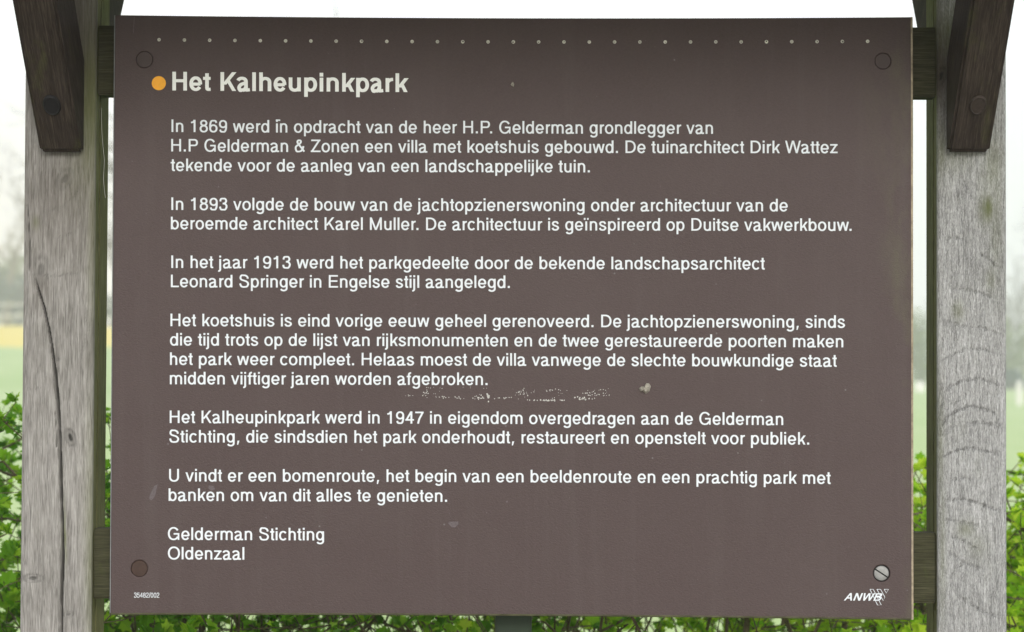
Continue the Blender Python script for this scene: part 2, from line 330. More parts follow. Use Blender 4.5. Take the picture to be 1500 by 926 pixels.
def stroke_polys(S, w):
    """turn the strokes of a letter into lists of quads (each stroke a list of polygons)"""
    h = w / 2; out = []
    for s in S:
        if s[0] == 'q': out.append([s[1]])
        elif s[0] == 'd':
            (x0, y0), (x1, y1) = s[1:]; l = math.hypot(x1 - x0, y1 - y0); k = h * .93 * l / max(abs(y1 - y0), 1)
            out.append([[(x0 - k, y0), (x0 + k, y0), (x1 + k, y1), (x1 - k, y1)]])
        else:
            p = [s[1][0]]
            for q in s[1][1:]:
                if math.hypot(q[0] - p[-1][0], q[1] - p[-1][1]) > 4: p.append(q)
            cl = len(p) > 8 and math.hypot(p[0][0] - p[-1][0], p[0][1] - p[-1][1]) < 6
            n = len(p); sides = []
            if cl: p[-1] = p[0]
            for i in range(n):
                a = p[i - 1] if i else (p[-2] if cl else p[0]); b = p[i + 1] if i < n - 1 else (p[1] if cl else p[-1])
                dx, dy = b[0] - a[0], b[1] - a[1]; l = math.hypot(dx, dy) or 1; dx /= l; dy /= l
                k = h * (.82 + .18 * abs(dy))
                sides.append(((p[i][0] - dy * k, p[i][1] + dx * k), (p[i][0] + dy * k, p[i][1] - dx * k)))
            out.append([[sides[i][1], sides[i + 1][1], sides[i + 1][0], sides[i][0]] for i in range(n - 1)])
    return out
KERN = {('P', '.'): -120, ('r', '.'): -50, ('w', '.'): -60, ('k', '.'): 0, ('W', 'a'): -30, ('1', '1'): -70}
def layout(text, w, bold=False, track=0):
    x = 0; res = []; ink0 = ink1 = None; prev = None
    for ch in text:
        if prev: x += KERN.get((prev, ch), 0)
        a, S = glyph(ch, w, bold); pol = stroke_polys(S, w)
        for st in pol:
            for q in st:
                for v in q:
                    ink0 = v[0] + x if ink0 is None else min(ink0, v[0] + x); ink1 = v[0] + x if ink1 is None else max(ink1, v[0] + x)
        res.append((x, pol)); x += a + track; prev = ch
    return res, ink0, ink1
# ---------------------------------------------------------------- ground and far field
def ground_h(x, y):
    s = min(1, max(0, (y - 45) / 105)); s = s * s * (3 - 2 * s)
    u = min(1, max(0, (x / max(y + 3, 1) + .21) / .42)); u = u * u * (3 - 2 * u)
    return s * (4.6 * (1 - u) + .9 * u) + (max(0, y - 155) * .004)
xs = [-250, -180, -130, -100, -70] + [x for x in range(-60, 61, 4)] + [70, 100, 130, 180, 250]
ys = [-40, -25, -12, -4, 0, 4, 8, 14, 22, 32] + [y for y in range(42, 172, 5)] + [200, 260, 350, 400]
gv = [(x * (1 if y > 40 else .7), y, ground_h(x, y)) for y in ys for x in xs]; w_ = len(xs)
gf = [(j * w_ + i, j * w_ + i + 1, (j + 1) * w_ + i + 1, (j + 1) * w_ + i) for j in range(len(ys) - 1) for i in range(w_ - 1)]
t = NT('spring_grass')
big = t.noise(t.mapping((.25, .12, .1)), 1, 5, .6); fine = t.noise(t.mapping((9, 9, 9)), 1, 5, .7)
gc = t.mix(t.ramp(big, [(.35, (0, 0, 0)), (.65, (1, 1, 1))]), (.38, .52, .22), (.50, .60, .32))
gc = t.mix(t.math('MULTIPLY', fine, .5), gc, (.20, .32, .07))
sx = t.n('ShaderNodeSeparateXYZ'); t.l(t.tc.outputs['Object'], sx.inputs[0])
yy = t.math('ADD', sx.outputs[1], t.math('MULTIPLY', big, 6))
band = t.math('MULTIPLY', t.math('MULTIPLY', t.math('SUBTRACT', yy, 107), .5, True), t.math('MULTIPLY', t.math('ADD', sx.outputs[0], 8), -.2, True))
gc = t.mix(band, gc, (.70, .58, .14))
M['grass'] = t.fin(gc, .95, .1)
tag(mesh('ground', gv, gf, M['grass'], smooth=True), kind='structure')
t = NT('unseen_path_gravel'); gn = t.noise(t.mapping((90, 90, 90)), 1, 5, .7); t.bump(gn, .6, .01)
M['unseen_gravel'] = t.fin(t.ramp(gn, [(.35, (.20, .175, .15)), (.65, (.36, .32, .28))]), .95, .1)
tag(mesh('unseen_path', [(-32, -7.5, .004), (32, -7.5, .004), (32, .38, .004), (-32, .38, .004)], [(0, 1, 2, 3)], M['unseen_gravel']), kind='structure')  # unseen gravelled sheet, added to keep light bounced onto the board neutral
# ---------------------------------------------------------------- the notice board stand
stand = tag(empty('information_board', (0, .03, 0)), 'brown information board with white Dutch text, framed by two weathered wooden posts under a roof', 'information board')
def fbm1(u, v, seed, fu, fv):
    r = np.random.default_rng(seed); out = np.zeros(np.broadcast(u, v).shape)
    for k in range(7):
        a, b, p = r.normal(0, fu), r.normal(0, fv), r.uniform(0, 6.28); out = out + np.sin(a * u + b * v + p) / 2.6
    return out
def polydist(px, py, pts):
    """distance in px from arrays (px,py) to a polyline and the parameter 0..1 along it"""
    best = np.full(px.shape, 1e9); tt = np.zeros(px.shape); n = len(pts) - 1
    for i in range(n):
        (x0, y0), (x1, y1) = pts[i], pts[i + 1]; dx, dy = x1 - x0, y1 - y0; L2 = dx * dx + dy * dy
        q = np.clip(((px - x0) * dx + (py - y0) * dy) / L2, 0, 1); d = np.hypot(px - x0 - q * dx, py - y0 - q * dy)
        m = d < best; best = np.where(m, d, best); tt = np.where(m, (i + q) / n, tt)
    return best, tt
def post(xl, xr, depth, mat, smat, marks, seed, wane, crown_top=2.17):
    """a square post whose visible front is a fine grid, carved with its cracks, knots and saw marks"""
    inner_left = xl < 0
    front = np.linspace(xl + .004, xr - .004, 64); cs = [(x, 0.0) for x in front]
    r = .004
    right = [(xr - r * .3, r * .3), (xr, r)] + [(xr, yv) for yv in np.linspace(r, depth - r, 9)[1:]] + [(xr - r, depth)]
    left = [(xl + r, depth)] + [(xl, yv) for yv in np.linspace(depth - r, r, 9)] + [(xl + r * .3, r * .3)]
    cs = cs + right + left; nc = len(cs)
    zs = np.concatenate([np.linspace(-.1, .93, 14), np.arange(.945, 1.90, .00165), np.linspace(1.91, crown_top, 9)])
    X = np.array([c[0] for c in cs])[None, :].repeat(len(zs), 0); Y = np.array([c[1] for c in cs])[None, :].repeat(len(zs), 0); Z = zs[:, None].repeat(nc, 1)
    isf = (np.arange(nc) < 64)[None, :].repeat(len(zs), 0)
    vis = np.clip(1 - np.abs(Z - 1.42) / .5, 0, 1) > 0
    # photo position of every front vertex
    Q = np.stack([X - CAM.x, Y - CAM.y, Z - CAM.z], -1) @ np.array(MR)
    PX = CX + FPX * Q[..., 0] / Q[..., 1]; PY = CY - FPX * Q[..., 2] / Q[..., 1]
    mask = np.zeros(X.shape + (4,)); mask[..., 3] = 1; dY = np.zeros(X.shape)
    dY += isf * .0009 * fbm1(X, Z, seed, 30, 9) + isf * .00035 * fbm1(X, Z, seed + 1, 700, 30)
    for kind, width, depth_mm, dark, pts in marks:
        if kind in ('crack', 'arc'): d, tt = polydist(PX, PY, pts)
        if kind == 'crack':      # tapered and deep
            wv = width * np.clip(.42 + (1 - tt) * 1.8, 0, 1) * (1 + .10 * np.sin(PY * .21) + .16 * np.sin(PY * .047))
            f = np.clip(1.25 - d / wv, 0, 1) * np.clip((1 - tt) * 14, 0, 1); dY += isf * f * depth_mm * .001; mask[..., 0] = np.maximum(mask[..., 0], isf * f ** 1.5 * dark)
            lip = np.exp(-((d - wv * 2) / (wv * 1.2)) ** 2); mask[..., 1] = np.maximum(mask[..., 1], isf * lip * .75 * np.exp(-((PY - 782) / 42) ** 2) * np.clip((PX - 88) / 4, 0, 1))
        elif kind == 'arc':      # raised saw mark with a dark lower edge
            wob = 1 + .35 * np.sin(PX * .7 + PY) * np.sin(PX * .23); d = d + 1.1 * np.sin(PX * .55 + PY * .2) + .9 * np.sin(PX * 1.9 - PY * .6)
            f = np.exp(-(d / (width * wob)) ** 2) * np.clip(np.sin(np.pi * tt) * 3, 0, 1); dY += isf * f * depth_mm * .001
            mask[..., 0] = np.maximum(mask[..., 0], isf * f * dark * (.62 + .2 * np.sin(PX * .31 + PY * .17) + .18 * np.sin(PX * 1.37 + PY)))
        elif kind == 'knot':
            cx0, cy0, rx, ry, an = pts; c, s = math.cos(an), math.sin(an); u = ((PX - cx0) * c + (PY - cy0) * s) / rx; v = (-(PX - cx0) * s + (PY - cy0) * c) / ry
            rr = np.hypot(u, v) + .07 * np.sin(2 * np.arctan2(v, u) + 1); f = np.clip(1.3 - rr, 0, 1)
            dY += isf * (f * depth_mm * .001 + .0004 * np.sin(rr * 9) * np.exp(-rr)); mask[..., 0] = np.maximum(mask[..., 0], isf * np.clip(f * (.7 + .5 * np.sin(rr * 8)), 0, 1) * dark)
        elif kind == 'moss':
            cx0, cy0, rx, ry, st = pts; f = np.exp(-((PX - cx0) / rx) ** 2 - ((PY - cy0) / ry) ** 2); mask[..., 1] = np.maximum(mask[..., 1], f * st)
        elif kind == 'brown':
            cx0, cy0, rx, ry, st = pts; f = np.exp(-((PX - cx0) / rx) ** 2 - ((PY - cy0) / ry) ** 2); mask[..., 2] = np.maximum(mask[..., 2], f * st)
    for side, wmm, nz in wane:   # worn, wavy arris
        d = (X - xl) if side == 'l' else (xr - X); ww = wmm * .001 * (1 + nz * fbm1(Z * 0, Z, seed + 5, 1, 26))
        dY += isf * np.clip(1 - d / np.maximum(ww, 1e-4), 0, 1) * ww * .8
    Y = Y + dY
    V = np.stack([X, Y, Z], -1).reshape(-1, 3); nz_ = len(zs)
    i = np.arange(nz_ - 1)[:, None]; j = np.arange(nc)[None, :]; a = i * nc + j; b = i * nc + (j + 1) % nc
    F = np.stack([a, b, b + nc, a + nc], -1).reshape(-1, 4)
    me = bpy.data.meshes.new('post'); me.vertices.add(len(V)); me.vertices.foreach_set('co', V.ravel())
    me.loops.add(F.size + 2 * nc); me.polygons.add(len(F) + 2)
    caps = np.concatenate([np.arange(nc)[::-1], (nz_ - 1) * nc + np.arange(nc)])
    me.loops.foreach_set('vertex_index', np.concatenate([F.ravel(), caps]).astype(np.int32))
    me.polygons.foreach_set('loop_start', np.concatenate([np.arange(len(F)) * 4, [F.size, F.size + nc]]).astype(np.int32))
    me.polygons.foreach_set('loop_total', np.concatenate([np.full(len(F), 4), [nc, nc]]).astype(np.int32))
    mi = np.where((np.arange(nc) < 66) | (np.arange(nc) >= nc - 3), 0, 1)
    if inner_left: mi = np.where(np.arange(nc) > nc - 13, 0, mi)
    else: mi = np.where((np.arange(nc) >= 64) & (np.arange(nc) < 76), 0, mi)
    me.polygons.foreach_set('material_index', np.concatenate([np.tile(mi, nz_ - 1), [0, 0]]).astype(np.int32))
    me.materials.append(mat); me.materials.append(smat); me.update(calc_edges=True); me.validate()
    at = me.color_attributes.new('mask', 'FLOAT_COLOR', 'POINT'); at.data.foreach_set('color', mask.reshape(-1).astype(np.float32))
    me.polygons.foreach_set('use_smooth', [True] * len(me.polygons))
    o = bpy.data.objects.new('post', me); COL.objects.link(o); o.parent = stand; o.matrix_parent_inverse = stand.matrix_world.inverted(); return o
LX0, LX1 = U(33.2, 463).x, U(137.6, 463).x
RX0, RX1 = U(1373.2, 463).x, U(1474.6, 463).x
left_marks = [
    ('crack', 2.0, 12, 1, [(90.5, 960), (90, 926), (90, 865), (91.9, 811), (91.3, 770), (90.5, 743), (88.8, 700), (87.5, 640), (85, 592), (80.5, 543), (75.6, 505), (70.8, 478), (64.8, 451), (56, 424), (50, 402)]),
    ('crack', .8, 3, .8, [(83, 655), (82.4, 630), (80.6, 606), (81, 598)]),
    ('crack', .8, 3, .8, [(40, 300), (42, 330), (43.5, 358), (43, 400)]),
    ('arc', 1.4, .5, .45, [(42, 401), (60, 403), (82, 405), (100, 401), (117, 400)]),
    ('arc', 1.4, .5, .35, [(36, 569), (48, 571), (62, 566)]),
    ('arc', 1.0, .5, .3, [(115, 545), (128, 480), (124, 440)]),
    ('arc', 1.0, .4, .3, [(70, 310), (95, 300), (110, 285), (118, 270)]),
    ('arc', 1.0, .4, .3, [(80, 350), (105, 342), (125, 320)]),
    ('knot', 0, 1.5, .95, (103, 641, 8, 13, -.4)), ('knot', 0, 1.2, .7, (48, 847, 17, 6, .05)), ('knot', 0, .8, .5, (100, 900, 8, 5, 0)),
    ('knot', 0, 1, .7, (86, 526, 3, 2.4, 0)), ('knot', 0, .5, .4, (60, 395, 14, 20, 0)), ('knot', 0, .4, .35, (95, 262, 12, 16, .5)),
    ('moss', 0, 0, 0, (131, 140, 20, 125, .95)), ('moss', 0, 0, 0, (137, 330, 9, 160, .5)), ('moss', 0, 0, 0, (136, 800, 12, 190, .6)), ('moss', 0, 0, 0, (120, 250, 26, 60, .3)), ('moss', 0, 0, 0, (52, 326, 6, 10, .5)),
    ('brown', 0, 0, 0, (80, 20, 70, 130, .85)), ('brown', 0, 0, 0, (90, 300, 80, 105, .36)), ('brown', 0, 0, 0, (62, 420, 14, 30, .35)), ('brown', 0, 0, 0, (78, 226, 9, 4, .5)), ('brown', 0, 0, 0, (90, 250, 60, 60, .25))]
arcs = [[(1384, 357), (1390, 349), (1403, 349), (1416, 352)], [(1430, 368), (1449, 380), (1465, 395)], [(1386, 423), (1412, 423), (1434, 428), (1465, 441)],
        [(1376, 531), (1389, 523), (1416, 511), (1443, 512), (1455, 520)], [(1376, 581), (1389, 568), (1411, 558), (1435, 555), (1467, 565)],
        [(1377, 625), (1384, 616), (1397, 604), (1421, 595), (1443, 599), (1467, 611)], [(1378, 640), (1388, 630), (1401, 623)], [(1412, 620), (1440, 619), (1467, 627)],
        [(1376, 672), (1400, 660), (1424, 656), (1467, 666)], [(1393, 704), (1411, 700), (1425, 703)], [(1384, 734), (1411, 731), (1435, 738), (1467, 750)],
        [(1380, 760), (1405, 765), (1440, 772)], [(1392, 786), (1412, 793), (1434, 806)], [(1385, 805), (1408, 822), (1440, 835)], [(1412, 823), (1398, 840), (1392, 850)],
        [(1386, 470), (1410, 478), (1440, 480), (1467, 492)], [(1400, 870), (1430, 890), (1460, 905)], [(1410, 260), (1420, 285), (1424, 292)], [(1376, 545), (1380, 590), (1376, 640)]]
right_marks = [('arc', 1.4 if i not in (4, 5, 8, 10) else 1.6, 1.3, .5 if i not in (4, 5, 8, 10) else .75, a) for i, a in enumerate(arcs)] + [
    ('moss', 0, 0, 0, (1446, 305, 12, 22, .9)), ('moss', 0, 0, 0, (1455, 240, 18, 50, .5)), ('moss', 0, 0, 0, (1403, 455, 9, 14, .55)), ('moss', 0, 0, 0, (1415, 775, 14, 12, .5)),
    ('moss', 0, 0, 0, (1377, 650, 6, 90, .45)), ('moss', 0, 0, 0, (1395, 60, 40, 60, .8)), ('moss', 0, 0, 0, (1378, 220, 8, 40, .6)), ('moss', 0, 0, 0, (1452, 410, 8, 20, .4)), ('moss', 0, 0, 0, (1460, 300, 10, 120, .35)), ('moss', 0, 0, 0, (1380, 800, 6, 120, .35)), ('moss', 0, 0, 0, (1432, 800, 16, 20, .3)), ('moss', 0, 0, 0, (1400, 235, 30, 20, .3)),
    ('brown', 0, 0, 0, (1375, 110, 24, 75, .9)), ('knot', 0, 1.5, .9, (1378, 112, 9, 14, .3))]
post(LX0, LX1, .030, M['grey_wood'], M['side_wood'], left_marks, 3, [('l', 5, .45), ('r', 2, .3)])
post(RX0, RX1, .030, M['rough_wood'], M['side_wood'], right_marks, 9, [('l', 2, .3), ('r', 4.5, .12)])
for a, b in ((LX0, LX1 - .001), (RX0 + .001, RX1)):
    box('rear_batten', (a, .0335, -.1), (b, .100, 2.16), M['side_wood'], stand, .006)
# rails between the posts
def rail(t0, t1, b0, b1):
    z1 = (U(t0[0], t0[1], .012).z + U(t1[0], t1[1], .012).z) / 2; z0 = (U(b0[0], b0[1], .012).z + U(b1[0], b1[1], .012).z) / 2
    box('rail', (LX1 - .002, .012, z0), (RX0 + .002, .047, z1), M['rail_wood'], stand, .0025)
rail((143, 40), (1364, 37), (143, 141), (1364, 140)); rail((143, 778), (1362, 777), (143, 880), (1362, 881))
# braces in front and behind, each with its bolt
def brace(side, front=True):
    s = 1 if side == 'r' else -1
    if side == 'l': xi, xo = -.5435, U(58, 220, -.02).x
    else: xi, xo = U(1386, 150, 0).x, U(1450, 220, -.02).x
    if front:
        z0 = U(85 if s < 0 else 1420, 221, -.02).z; z1 = U(121 if s < 0 else 1386, 88, 0).z
        prof = [(-.0006, z0), (-.02, z0), (-.36, z0 + .34), (-.36, z1 + .3594), (-.0006, z1)]
    else:
        z0 = CAM.z + .362; z1 = z0 + .115
        prof = [(.1006, z0), (.1006, z1), (.45, z1 + .35), (.45, z0 + .33), (.12, z0)]
    return prism('brace', prof, min(xi, xo), max(xi, xo), M['brace_wood'], stand, .0035), (xi, xo, z0)
for side, (bx, by), br, mt in (('l', (76, 153.5), 13.2, 'black'), ('r', (1432.5, 153), 12.4, 'bolt_brown')):
    b, (xi, xo, z0) = brace(side)
    # where the ray through the bolt meets the sloping face z - z0 = -(y + .02)
    d = MR @ Vector(((bx - CX) / FPX, 1, -(by - CY) / FPX)); k = (z0 - .02 - CAM.z - CAM.y) / (d.z + d.y); c = CAM + d * k
    rr = br * (c.y - CAM.y) / FPX; vs = []; fs = []; N = 28
    for q, (rad, off) in enumerate(((rr, -.002), (rr, .0016), (rr * .86, .0030), (rr * .80, .0022), (0.001, .0018))):
        for i in range(N):
            a = 2 * math.pi * i / N; vs.append(c + Vector((rad * math.cos(a), -rad * math.sin(a), rad * math.sin(a))) + Vector((0, -1, -1)).normalized() * off)
    for q in range(4):
        for i in range(N): fs.append((q * N + i, q * N + (i + 1) % N, (q + 1) * N + (i + 1) % N, (q + 1) * N + i))
    fs.append(tuple(4 * N + i for i in range(N)))
    o = mesh('bolt', vs, fs, M[mt], b); bmx = bmesh.new(); bmx.from_mesh(o.data); bmesh.ops.recalc_face_normals(bmx, faces=bmx.faces); bmx.to_mesh(o.data); bmx.free()
    brace(side, False)
# roof above (out of the picture, it shades the top of the board)
ZB = CAM.z + .60
for x0, x1 in ((-.545, -.495), (.505, .555)):
    box('roof_beam', (x0, -.37, ZB), (x1, .47, ZB + .08), M['roof_wood'], stand, .004)
for sgn in (-1, 1):
    for k in range(1 if sgn > 0 else 0, 5):
        a = k * .115; y0, y1 = .05 + sgn * (.57 - a), .05 + sgn * (.57 - a - .117); z0, z1 = ZB - .03 + a * .62, ZB - .03 + (a + .117) * .62
        prism('roof_board', [(y0, z0 + .004 * k), (y1, z1 + .004 * k), (y1, z1 + .02 + .004 * k), (y0, z0 + .02 + .004 * k)], -.80, .80, M['roof_wood'], stand, .002)
# the dark green support seen under the lower edge
a, b = U(725, 915, .03).x, U(778, 915, .03).x
box('support_post', (a, .052, -.1), (b + .0005, .095, 1.5), M['green_post'], stand, .003)
# ---------------------------------------------------------------- the panel
PY_F = -.0125                                    # its printed face
KD = 2.1e-8
def top_edge(x): return 22 + 3 * (x - 168) / 1168 + KD * 441 * (585 ** 2 - (x - 752) ** 2)
def bot_edge(x): return 899.6 + 7.6 * (x - 161) / 1176 - KD * .7 * 440 * (588 ** 2 - (x - 749) ** 2)
out = [U(x, top_edge(x), PY_F) for x in np.linspace(168.2, 1336.3, 15)] + [U(1337.4 - .9 * ((y - 463) / 440) ** 0, y, PY_F) for y in (300, 600)]
out += [U(x, bot_edge(x), PY_F) for x in np.linspace(1337.4, 161.2, 15)] + [U(163.6, 600, PY_F), U(165.9, 300, PY_F)]
cap_px = [((211.6, 87.5), 12.2, 'plug'), ((1293.5, 89.5), 11.8, 'plug'), ((204, 833), 12.2, 'plug_low'), ((1291.5, 840), 12.2, 'steel')]
cu = bpy.data.curves.new('panel_outline', 'CURVE'); cu.dimensions = '2D'; cu.fill_mode = 'BOTH'; cu.extrude = .003; cu.bevel_depth = .0013; cu.bevel_resolution = 2; cu.offset = -.0013
def ring_spline(pts):
    s = cu.splines.new('POLY'); s.points.add(len(pts) - 1); s.use_cyclic_u = True
    for p, q in zip(s.points, pts): p.co = (q[0], q[1], 0, 1)
ring_spline([(p.x, p.z - PZ) for p in out])
for (cx0, cy0), r, _ in cap_px:
    c = U(cx0, cy0, PY_F); rr = r * .8625e-3; ring_spline([(c.x + rr * math.cos(-2 * math.pi * i / 40), c.z - PZ + rr * math.sin(-2 * math.pi * i / 40)) for i in range(40)])
tmp = bpy.data.objects.new('tmp', cu); COL.objects.link(tmp); dg = bpy.context.evaluated_depsgraph_get(); me = bpy.data.meshes.new_from_object(tmp.evaluated_get(dg)); bpy.data.objects.remove(tmp)
me.name = 'panel'; me.transform(Matrix.Rotation(math.radians(90), 4, 'X')); me.transform(Matrix.Translation((0, PY_F + .0043, PZ)))
me.materials.clear(); me.materials.append(M['panel']); me.materials.append(M['panel_edge'])
for p in me.polygons: p.material_index = 0; p.use_smooth = False
panel = bpy.data.objects.new('panel', me); COL.objects.link(panel); panel.parent = stand; panel.matrix_parent_inverse = stand.matrix_world.inverted()
print('panel y range', min(v.co.y for v in me.vertices), max(v.co.y for v in me.vertices))
box('panel_backing', (-.47, PY_F + .0089, PZ - .34), (.47, .0115, PZ + .36), M['rail_wood'], panel, 0)
# worn laminate edges; lit right bevel and shaded underside painted into the strip colours
def edge_band(name, pts, mat, wpx, nx, ny):
    V = []; F = []
    for i, (x, y) in enumerate(pts):
        for dx, dyy in ((0, .0095), (0, .0004), (wpx * .3, -.0004), (wpx, -.0004), (wpx, .004)):
            V.append(U(x + nx * (1 - dx), y + ny * (1 - dx), PY_F) + Vector((0, dyy, 0)))
        if i:
            b = 5 * i
            F += [(b - 5 + k, b - 4 + k, b + 1 + k, b + k) for k in range(4)]
    mesh(name, V, F, mat, panel)
edge_band('edge_strip', [(1336.0, top_edge(1336))] + [(1336.3 + .9 * k / 10, 25 + 88.3 * k) for k in range(1, 10)] + [(1337.3, 908)], M['edge_cream'], 3.0, 1, 0)
edge_band('edge_strip', [(x, bot_edge(x) + .3) for x in np.linspace(161, 1334, 15)], M['edge_olive'], 3.0, 0, 1)
edge_band('edge_strip', [(161.5, 899.4), (163.6, 600), (165.9, 300), (168.3, 22.5)], M['edge_grey'], 1.5, -1, 0)
# caps and the screw, sunk a little in their holes
for (cx0, cy0), r, mt in cap_px:
    c = U(cx0, cy0, PY_F); rr = r * .8625e-3 * .985; N = 40; y0 = PY_F + (.0012 if mt != 'plug' else .0006)
    if mt != 'steel':
        v = disc_verts(c, rr, N, y0 + .0035) + disc_verts(c, rr, N, y0 + .0006) + disc_verts(c, rr * .93, N, y0)
        f = [(q * N + i, q * N + (i + 1) % N, (q + 1) * N + (i + 1) % N, (q + 1) * N + i) for q in range(2) for i in range(N)] + [tuple(2 * N + i for i in range(N))]
        mesh('screw_cap', v, f, M[mt], panel)
    else:
        mesh('screw_recess', disc_verts(c, rr * 1.06, N, y0 + .0038), [tuple(range(N))], M['black'], panel)
        rr *= .90; an = math.radians(-33); ca, sa = math.cos(an), math.sin(an); hw = rr * .09
        # domed head in two halves with a slot between them
        v = []; f = []
        for sg in (1, -1):
            base = len(v); n2 = 20; a0 = math.asin(hw / rr)
            rows = []
            for q, (k, yo) in enumerate(((1, .003), (1, .0010), (.9, .0004), (.6, .0001))):
                row = []
                for i in range(n2 + 1):
                    a = a0 + (math.pi - 2 * a0) * i / n2; x, z = k * rr * math.cos(a), max(hw, k * rr * math.sin(a)) * sg
                    row.append(len(v)); v.append(Vector((c.x + x * ca - z * sa, y0 + yo, c.z + x * sa + z * ca)))
                rows.append(row)
            for q in range(3):
                for i in range(n2): f.append((rows[q][i], rows[q][i + 1], rows[q + 1][i + 1], rows[q + 1][i]))
            f.append(tuple(rows[3])); f.append((rows[0][0], rows[1][0], rows[2][0], rows[3][0], rows[3][-1], rows[2][-1], rows[1][-1], rows[0][-1]))
        o = mesh('slotted_screw', v, f, M['steel'], panel); bmx = bmesh.new(); bmx.from_mesh(o.data); bmesh.ops.recalc_face_normals(bmx, faces=bmx.faces); bmx.to_mesh(o.data); bmx.free()
        tag(o, 'bare slotted steel screw in the lower right corner')
# row of 29 pin holes along the top
for i in range(29):
    px = 233 + i * (1271 - 233) / 28; py = 58.3 + 2.3 * i / 28 + KD * 405 * (519 ** 2 - (px - 752) ** 2) * .88
    c = U(px, py, PY_F); r1 = 2.75 * .8625e-3; N = 14; y0 = PY_F - .0004
    a = random.uniform(0, 6.28); off = .25 * r1; k2 = random.choice([.12, .18, .25, .4])
    cc = Vector((c.x + off * math.cos(a), 0, c.z + off * math.sin(a)))
    v = disc_verts(c, r1, N, y0 + .0006) + disc_verts(c, r1 * .85, N, y0) + disc_verts(cc, r1 * k2, N, y0 + .0001)
    f = [(q * N + j, q * N + (j + 1) % N, (q + 1) * N + (j + 1) % N, (q + 1) * N + j) for q in range(2) for j in range(N)] + [tuple(2 * N + j for j in range(N))]
    mesh('pin_hole', v, f, [M['pin'], M['pin_dark']], panel, fmat=[0] * (2 * N) + [1])
# orange dot before the heading
mesh('orange_dot', disc_verts(U(232.7, 122, PY_F), 10.4 * .8625e-3, 40, PY_F - .0003), [tuple(range(40))], M['orange'], panel)
# ---------------------------------------------------------------- lines of text
def text_line(name, text, xs_, xe, bl, br_, em, w, mat, bold=False, shear=0.0, xt=None, ym=1.0):
    lay, i0, i1 = layout(text, w, bold); s = (xe - xs_) / (i1 - i0); V = []; F = []
    for gx, pol in lay:
        for si, st in enumerate(pol):
            for qi, q in enumerate(st):
                yy = PY_F - .0003 - .00012 * (si % 5) - .000004 * (qi % 60)
                b0 = len(V)
                for (x, y) in q:
                    px = xs_ + (gx + x - i0) * s + shear * y * s
                    base = bl + (br_ - bl) * (px - xs_) / max(xe - xs_, 1) + .55 * KD * (463 - bl) * (((xe - xs_) / 2) ** 2 - (px - (xs_ + xe) / 2) ** 2)
                    V.append(U(px - y * em / 1000 * .008 * 0, base - y * em / 1000 * ym, yy))
                F.append(tuple(range(b0, b0 + len(q))))
    o = mesh(name, V, F, mat, panel)
    return o
EM = 25.55; W = 109
text_line('heading', 'Het Kalheupinkpark', 252.4, 598.6, 132.6, 135.0, 38.3, 145, M['title_ink'], True)
LINES = [('In 1869 werd in opdracht van de heer H.P. Gelderman grondlegger van', 251.2, 1044.4, 193.4, 196.2),
         ('H.P Gelderman & Zonen een villa met koetshuis gebouwd. De tuinarchitect Dirk Wattez', 250.8, 1227, 221.9, 224.5),
         ('tekende voor de aanleg van een landschappelijke tuin.', 250, 864, 250.6, 252.6),
         ('In 1893 volgde de bouw van de jachtopzienerswoning onder architectuur van de', 251, 1154, 307.6, 309.7),
         ('beroemde architect Karel Muller. De architectuur is ge\u00efnspireerd op Duitse vakwerkbouw.', 250.3, 1247.4, 335.9, 338.3),
         ('In het jaar 1913 werd het parkgedeelte door de bekende landschapsarchitect', 250.9, 1120.3, 392.6, 394.9),
         ('Leonard Springer in Engelse stijl aangelegd.', 250.3, 746.8, 420.8, 422),
         ('Het koetshuis is eind vorige eeuw geheel gerenoveerd. De jachtopzienerswoning, sinds', 249.7, 1237.8, 477.9, 480.3),
         ('die tijd trots op de lijst van rijksmonumenten en de twee gerestaureerde poorten maken', 249, 1235.3, 506.2, 508.9),
         ('het park weer compleet. Helaas moest de villa vanwege de slechte bouwkundige staat', 249, 1225.8, 534.6, 537.3),
         ('midden vijftiger jaren worden afgebroken.', 248.8, 714.2, 563, 564.2),
         ('Het Kalheupinkpark werd in 1947 in eigendom overgedragen aan de Gelderman', 248.6, 1147.3, 619.8, 622.8),
         ('Stichting, die sindsdien het park onderhoudt, restaureert en openstelt voor publiek.', 247.8, 1185.3, 648.2, 651.4),
         ('U vindt er een bomenroute, het begin van een beeldenroute en een prachtig park met', 247.7, 1216.9, 705.3, 709),
         ('banken om van dit alles te genieten.', 247, 654.9, 733.8, 735.2),
         ('Gelderman Stichting', 245.9, 474.7, 790.9, 791.8), ('Oldenzaal', 245.9, 357.9, 819.4, 819.9)]
for l in LINES: text_line('text_line', *l, EM, W, M['ink'])
text_line('serial_number', '35482/002', 196.3, 233.3, 875.4, 875.5, 10.2, 98, M['ink'])
def line_strokes(name, strokes, wpx, mat, parent=None, y0=None):
    V = []; F = []
    for k, p in enumerate(strokes):
        for poly in stroke_polys([('p', [(x * 100, -y * 100) for x, y in p])], wpx * 100)[0]:
            b0 = len(V); V += [U(x / 100, -y / 100, (y0 or PY_F - .0004) - .00006 * k) for x, y in poly]; F.append(tuple(range(b0, b0 + 4)))
    return mesh(name, V, F, mat, parent or panel)
text_line('logo_lettering', 'ANWB', 1236, 1289.5, 879.7, 880.2, 14.6, 138, M['ink'], True, shear=.36, ym=1.05)
zz = lambda pts: [(1225 + x / 10.29, 820 + y / 10.29) for x, y in pts]
line_strokes('logo_emblem', [zz(p) for p in ([(508, 446), (558, 446), (678, 682), (622, 684), (508, 446)], [(612, 446), (668, 446), (732, 562), (708, 618), (612, 446)], [(722, 446), (787, 446), (754, 504), (722, 446)])], .85, M['ink'])
